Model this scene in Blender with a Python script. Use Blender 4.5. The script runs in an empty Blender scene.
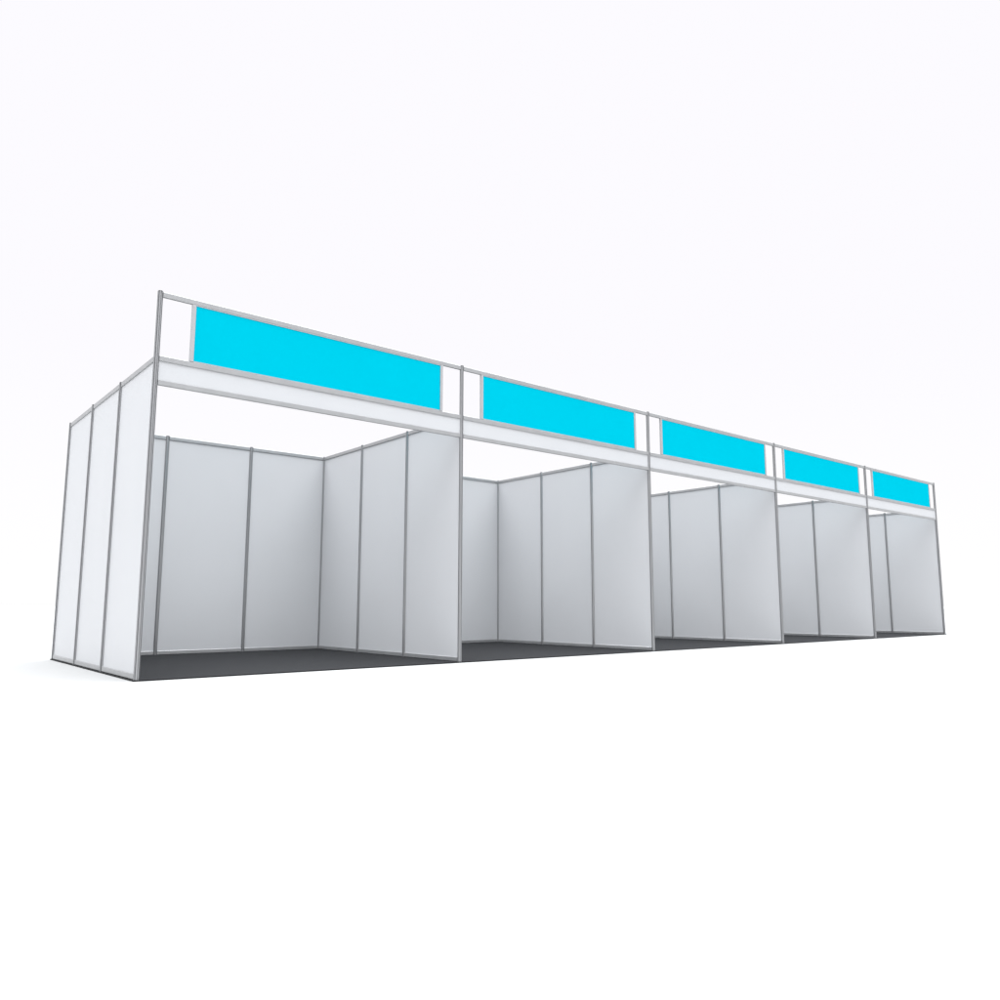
import bpy, bmesh, math
from mathutils import Matrix, Vector

S = bpy.context.scene
COL = S.collection

# ------------------------------------------------------------------ dimensions (metres)
BAY, DEPTH, MOD = 3.0, 3.0, 1.0
H_WALL, H_TOP = 2.495, 3.02
RAIL = 0.042
R_POST = 0.0193
CARPET_T = 0.010

# ------------------------------------------------------------------ materials
def new_mat(name, base, rough=0.5, metal=0.0, spec=0.5):
    m = bpy.data.materials.new(name); m.use_nodes = True
    b = m.node_tree.nodes['Principled BSDF']
    b.inputs['Base Color'].default_value = (*base, 1)
    b.inputs['Roughness'].default_value = rough
    b.inputs['Metallic'].default_value = metal
    b.inputs['Specular IOR Level'].default_value = spec
    return m, m.node_tree, b

def mat_noise_colour(nt, b, c0, c1, scale, detail=4.0, stretch=(1, 1, 1)):
    tc = nt.nodes.new('ShaderNodeTexCoord'); mp = nt.nodes.new('ShaderNodeMapping')
    mp.inputs['Scale'].default_value = stretch
    n = nt.nodes.new('ShaderNodeTexNoise'); n.inputs['Scale'].default_value = scale
    n.inputs['Detail'].default_value = detail
    r = nt.nodes.new('ShaderNodeValToRGB')
    r.color_ramp.elements[0].position = 0.3; r.color_ramp.elements[0].color = (*c0, 1)
    r.color_ramp.elements[1].position = 0.7; r.color_ramp.elements[1].color = (*c1, 1)
    nt.links.new(tc.outputs['Object'], mp.inputs['Vector'])
    nt.links.new(mp.outputs['Vector'], n.inputs['Vector'])
    nt.links.new(n.outputs['Fac'], r.inputs['Fac'])
    nt.links.new(r.outputs['Color'], b.inputs['Base Color'])
    return n

# white laminate infill panels
PANEL, nt, b = new_mat('white_laminate', (.53, .542, .56), 0.42, 0, 0.4)
n = mat_noise_colour(nt, b, (.472, .480, .493), (.484, .492, .505), 1.3, 3)
bp = nt.nodes.new('ShaderNodeBump'); bp.inputs['Strength'].default_value = 0.04; bp.inputs['Distance'].default_value = 0.02
nt.links.new(n.outputs['Fac'], bp.inputs['Height']); nt.links.new(bp.outputs['Normal'], b.inputs['Normal'])

# anodised aluminium of the posts and rails
ALU, nt, b = new_mat('anodised_aluminium', (.50, .51, .52), 0.38, 0.55)
mat_noise_colour(nt, b, (.335, .34, .345), (.375, .38, .385), 6, 3, (1, 1, .15))
POSTM, nt, b = new_mat('anodised_aluminium_post', (.44, .45, .465), 0.34, 0.7)
mat_noise_colour(nt, b, (.345, .35, .358), (.38, .385, .393), 6, 3, (1, 1, .15))
FRAME, nt, b = new_mat('pale_aluminium_trim', (.62, .63, .65), 0.45, 0.2)
mat_noise_colour(nt, b, (.335, .34, .35), (.365, .37, .38), 6, 3)
CAP, nt, b = new_mat('dark_plastic_cap', (.03, .03, .032), 0.5)

# cyan printed name board
CYAN, nt, b = new_mat('cyan_board', (0.0, .44, .595), 0.8, 0, 0.0)
mat_noise_colour(nt, b, (0.0, .373, .490), (0.0, .383, .500), 2.0, 3)

# charcoal needle-felt carpet
CARP, nt, b = new_mat('charcoal_carpet', (.029, .03, .032), 0.95, 0, 0.1)
n = mat_noise_colour(nt, b, (.0130, .0135, .0148), (.0235, .0243, .0262), 260, 5)
bp = nt.nodes.new('ShaderNodeBump'); bp.inputs['Strength'].default_value = 0.35; bp.inputs['Distance'].default_value = 0.003
nt.links.new(n.outputs['Fac'], bp.inputs['Height']); nt.links.new(bp.outputs['Normal'], b.inputs['Normal'])
EDGE, nt, b = new_mat('black_edge_tape', (.008, .008, .009), 0.7, 0, 0.2)

GROUND, nt, b = new_mat('white_studio_floor', (.33, .33, .328), 0.9, 0, 0.0)
mat_noise_colour(nt, b, (.327, .327, .325), (.333, .333, .331), .6, 2)

# ------------------------------------------------------------------ mesh helpers
def link(name, bm, mat, parent=None, smooth=False):
    bmesh.ops.recalc_face_normals(bm, faces=bm.faces)
    me = bpy.data.meshes.new(name); bm.to_mesh(me); bm.free()
    me.materials.append(mat)
    o = bpy.data.objects.new(name, me); COL.objects.link(o)
    if parent is not None: o.parent = parent
    return o

def add_box(bm, x0, x1, y0, y1, z0, z1, bev=0.0):
    r = bmesh.ops.create_cube(bm, size=1.0)
    vs = r['verts']
    for v in vs:
        v.co = Vector((x0 + (v.co.x + .5) * (x1 - x0), y0 + (v.co.y + .5) * (y1 - y0), z0 + (v.co.z + .5) * (z1 - z0)))
    if bev > 0:
        es = list({e for v in vs for e in v.link_edges})
        bmesh.ops.bevel(bm, geom=es, offset=bev, segments=2, affect='EDGES', profile=0.5)

def post_bm(h):
    """octagonal system post with a slot in each of its eight flats"""
    bm = bmesh.new()
    pts = []
    R, hw, g, d = R_POST, R_POST * math.tan(math.pi / 8), .0040, .0082
    for k in range(8):
        a = k * math.pi / 4; ca, sa = math.cos(a), math.sin(a)
        for (r, t) in ((R, -hw), (R, -g), (R - d, -g), (R - d, g), (R, g)):
            pts.append((r * ca - t * sa, r * sa + t * ca))
    lo = [bm.verts.new((x, y, 0)) for x, y in pts]
    hi = [bm.verts.new((x, y, h)) for x, y in pts]
    n = len(pts)
    for i in range(n):
        bm.faces.new((lo[i], lo[(i + 1) % n], hi[(i + 1) % n], hi[i]))
    bm.faces.new(hi); bm.faces.new(list(reversed(lo)))
    return bm

def cap_bm():
    bm = bmesh.new()
    bmesh.ops.create_cone(bm, cap_ends=True, segments=8, radius1=.0200, radius2=.019, depth=.003,
                          matrix=Matrix.Translation((0, 0, .0018)) @ Matrix.Rotation(math.pi / 8, 4, 'Z'))
    return bm

def rail_bm(length, h=RAIL, d=.024):
    """horizontal beam along +X from x=0, centred on y, its base at z=0, a shallow slot along each long side"""
    bm = bmesh.new()
    c, s = .0035, .0025
    prof = [(-d/2 + c, 0), (-.004, 0), (-.004, .008), (.004, .008), (.004, 0), (d/2 - c, 0), (d/2, c), (d/2, h - c),
            (d/2 - c, h), (.004, h), (.004, h - .008), (-.004, h - .008), (-.004, h), (-d/2 + c, h), (-d/2, h - c), (-d/2, c)]
    a = [bm.verts.new((0, y, z)) for y, z in prof]
    b_ = [bm.verts.new((length, y, z)) for y, z in prof]
    n = len(prof)
    for i in range(n):
        bm.faces.new((a[i], a[(i + 1) % n], b_[(i + 1) % n], b_[i]))
    bm.faces.new(a); bm.faces.new(list(reversed(b_)))
    return bm

# shared meshes (built once, copied with linked data)
def proto(name, bm, mat):
    bmesh.ops.recalc_face_normals(bm, faces=bm.faces)
    me = bpy.data.meshes.new(name); bm.to_mesh(me); bm.free(); me.materials.append(mat)
    return me

ME_POST_LOW = proto('wall_post', post_bm(H_WALL + .001), POSTM)
ME_POST_HIGH = proto('front_post', post_bm(H_TOP), POSTM)
ME_CAP = proto('post_cap', cap_bm(), CAP)
GAP = R_POST + .0006
ME_RAIL_M = proto('module_rail', rail_bm(MOD - 2 * GAP), ALU)
ME_RAIL_B = proto('bay_rail', rail_bm(BAY - 2 * GAP), ALU)
_bm = bmesh.new(); add_box(_bm, .0145, MOD - .0145, -.002, .002, RAIL - .0075, H_WALL - RAIL + .0075); ME_PANEL = proto('wall_panel', _bm, PANEL)
_bm = bmesh.new(); add_box(_bm, .0145, BAY - .0145, -.002, .002, 2.300 - .0075, H_WALL - RAIL + .0075); ME_FASCIA = proto('fascia_panel', _bm, PANEL)

def inst(name, me, parent, loc=(0, 0, 0), rz=0.0):
    o = bpy.data.objects.new(name, me); COL.objects.link(o)
    o.parent = parent; o.location = loc; o.rotation_euler = (0, 0, rz)
    return o

def post(parent, x, y, high=False):
    p = inst('post', ME_POST_HIGH if high else ME_POST_LOW, parent, (x, y, 0))
    inst('cap', ME_CAP, p, (0, 0, H_TOP if high else H_WALL + .001))

def panel(parent, x, y, rz):
    p = inst('wall_panel', ME_PANEL, parent, (x, y, 0), rz)
    inst('top_rail', ME_RAIL_M, p, (GAP, 0, H_WALL - RAIL))
    inst('bottom_rail', ME_RAIL_M, p, (GAP, 0, 0.001))

def empty(name, loc):
    o = bpy.data.objects.new(name, None); COL.objects.link(o); o.location = loc
    o.empty_display_size = .2
    return o

HALF = math.pi / 2

def make_booth():
    t = empty('exhibition_booth', (0, 0, 0))
    # right-hand dividing wall and back wall
    post(t, BAY, 0, True)
    for k in (1, 2, 3): post(t, BAY, k * MOD)
    for k in (1, 2): post(t, k * MOD, DEPTH)
    for k in range(3): panel(t, BAY, k * MOD, HALF)
    for k in range(3): panel(t, k * MOD, DEPTH, 0)
    # fascia over the open front
    for z in (H_TOP - .003 - RAIL, H_WALL - RAIL, 2.300 - RAIL):
        inst('fascia_rail', ME_RAIL_B, t, (GAP, 0, z))
    inst('fascia_panel', ME_FASCIA, t)
    z0, z1 = H_WALL + .0006, H_TOP - .003 - RAIL - .0006
    bm = bmesh.new(); add_box(bm, .282, 2.722, -.006, .006, z0 + .006, z1 - .006)
    nb = link('name_board', bm, CYAN, t)
    bm = bmesh.new()
    add_box(bm, .250, .2805, -.0125, .0125, z0, z1, .002)
    add_box(bm, 2.7235, 2.754, -.0125, .0125, z0, z1, .002)
    add_box(bm, .2812, 2.7228, -.0095, .0095, z0, z0 + .0075)
    add_box(bm, .2812, 2.7228, -.0095, .0095, z1 - .0075, z1)
    link('board_frame', bm, FRAME, nb)
    return t

def copy_tree(o, parent=None):
    c = o.copy(); COL.objects.link(c); c.parent = parent
    for ch in [q for q in o.children]: copy_tree(ch, c)
    return c

LABELS = [
    'large nearest booth at the left end, with three white outer side wall panels in view',
    'second booth from the left, a narrow strip of back wall showing',
    'middle booth of the row, under the third cyan name board from either end',
    'fourth booth from the left, between the middle booth and the one at the right end',
    'farthest booth at the right end of the row, under the smallest cyan name board',
]
bpy.context.view_layer.update()
first = make_booth()
booths = [first] + [copy_tree(first) for _ in range(4)]
for i, t in enumerate(booths):
    t.location = (i * BAY, 0, 0)
    t['label'] = LABELS[i]; t['category'] = 'booth'
    t['group'] = 'white exhibition booths joined in a row'
# the first booth also carries the closing left side wall
post(first, 0, 0, True)
for k in (1, 2, 3): post(first, 0, k * MOD)
for k in range(3): panel(first, 0, k * MOD, HALF)

# carpet under the whole row
cx = 5 * BAY
bm = bmesh.new(); add_box(bm, -.022, cx + .022, -.022, DEPTH + .022, -CARPET_T, -.0005)
carpet = link('carpet', bm, CARP)
carpet['label'] = 'charcoal grey carpet floor running under all five white booths'; carpet['category'] = 'carpet'
bm = bmesh.new()
e = .004
add_box(bm, -.022 - e, cx + .022 + e, -.022 - e, -.0223, -CARPET_T, -.001)
add_box(bm, -.022 - e, cx + .022 + e, DEPTH + .0223, DEPTH + .022 + e, -CARPET_T, -.001)
add_box(bm, -.022 - e, -.0223, -.022, DEPTH + .022, -CARPET_T, -.001)
add_box(bm, cx + .0223, cx + .022 + e, -.022, DEPTH + .022, -CARPET_T, -.001)
link('edge_tape', bm, EDGE, carpet)

# white ground sheet
bm = bmesh.new()
bmesh.ops.create_circle(bm, cap_ends=True, segments=96, radius=900, matrix=Matrix.Translation((7, 0, -CARPET_T - .0005)))
ground = link('ground', bm, GROUND); ground['kind'] = 'structure'

# ------------------------------------------------------------------ light: an even white studio surround, plus an unseen added glow overhead
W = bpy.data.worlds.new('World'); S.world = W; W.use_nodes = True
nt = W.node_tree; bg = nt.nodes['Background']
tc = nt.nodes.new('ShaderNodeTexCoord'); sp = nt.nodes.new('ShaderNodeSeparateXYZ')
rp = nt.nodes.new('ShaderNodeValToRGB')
ZEN = 7.2  # zenith radiance, added above the view to brighten interiors and whiten the ground
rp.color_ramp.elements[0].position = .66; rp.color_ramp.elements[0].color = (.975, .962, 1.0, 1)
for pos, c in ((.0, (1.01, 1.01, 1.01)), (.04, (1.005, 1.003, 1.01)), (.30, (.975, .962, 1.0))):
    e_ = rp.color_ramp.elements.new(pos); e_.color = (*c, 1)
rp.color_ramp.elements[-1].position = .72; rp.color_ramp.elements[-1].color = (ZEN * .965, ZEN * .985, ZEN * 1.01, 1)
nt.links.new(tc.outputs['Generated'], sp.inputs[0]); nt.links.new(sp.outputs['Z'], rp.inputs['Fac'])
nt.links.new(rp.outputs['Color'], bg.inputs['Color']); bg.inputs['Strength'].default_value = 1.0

# ------------------------------------------------------------------ camera (solved from the photograph)
px, py, pz, yaw, pitch, roll, f = -1.702, -6.2238, 0.5476, 0.6982, 0.1359, 0.0007, 773.22
fw = Vector((math.sin(yaw) * math.cos(pitch), math.cos(yaw) * math.cos(pitch), math.sin(pitch)))
rt = Vector((math.cos(yaw), -math.sin(yaw), 0)); up = rt.cross(fw)
r2 = rt * math.cos(roll) + up * math.sin(roll); u2 = up * math.cos(roll) - rt * math.sin(roll)
cam = bpy.data.cameras.new('Camera'); co = bpy.data.objects.new('Camera', cam); COL.objects.link(co)
M = Matrix((( r2.x, u2.x, -fw.x, px), (r2.y, u2.y, -fw.y, py), (r2.z, u2.z, -fw.z, pz), (0, 0, 0, 1)))
co.matrix_world = M
cam.sensor_width = 36; cam.lens = f / 1000 * 36; cam.clip_end = 2000; cam.clip_start = .05
S.camera = co

S.view_settings.view_transform = 'Standard'; S.view_settings.look = 'None'
S.view_settings.exposure = 0; S.view_settings.gamma = 1; S.view_settings.use_curve_mapping = False
S.render.engine = 'CYCLES'
S.cycles.max_bounces = 10; S.cycles.diffuse_bounces = 8
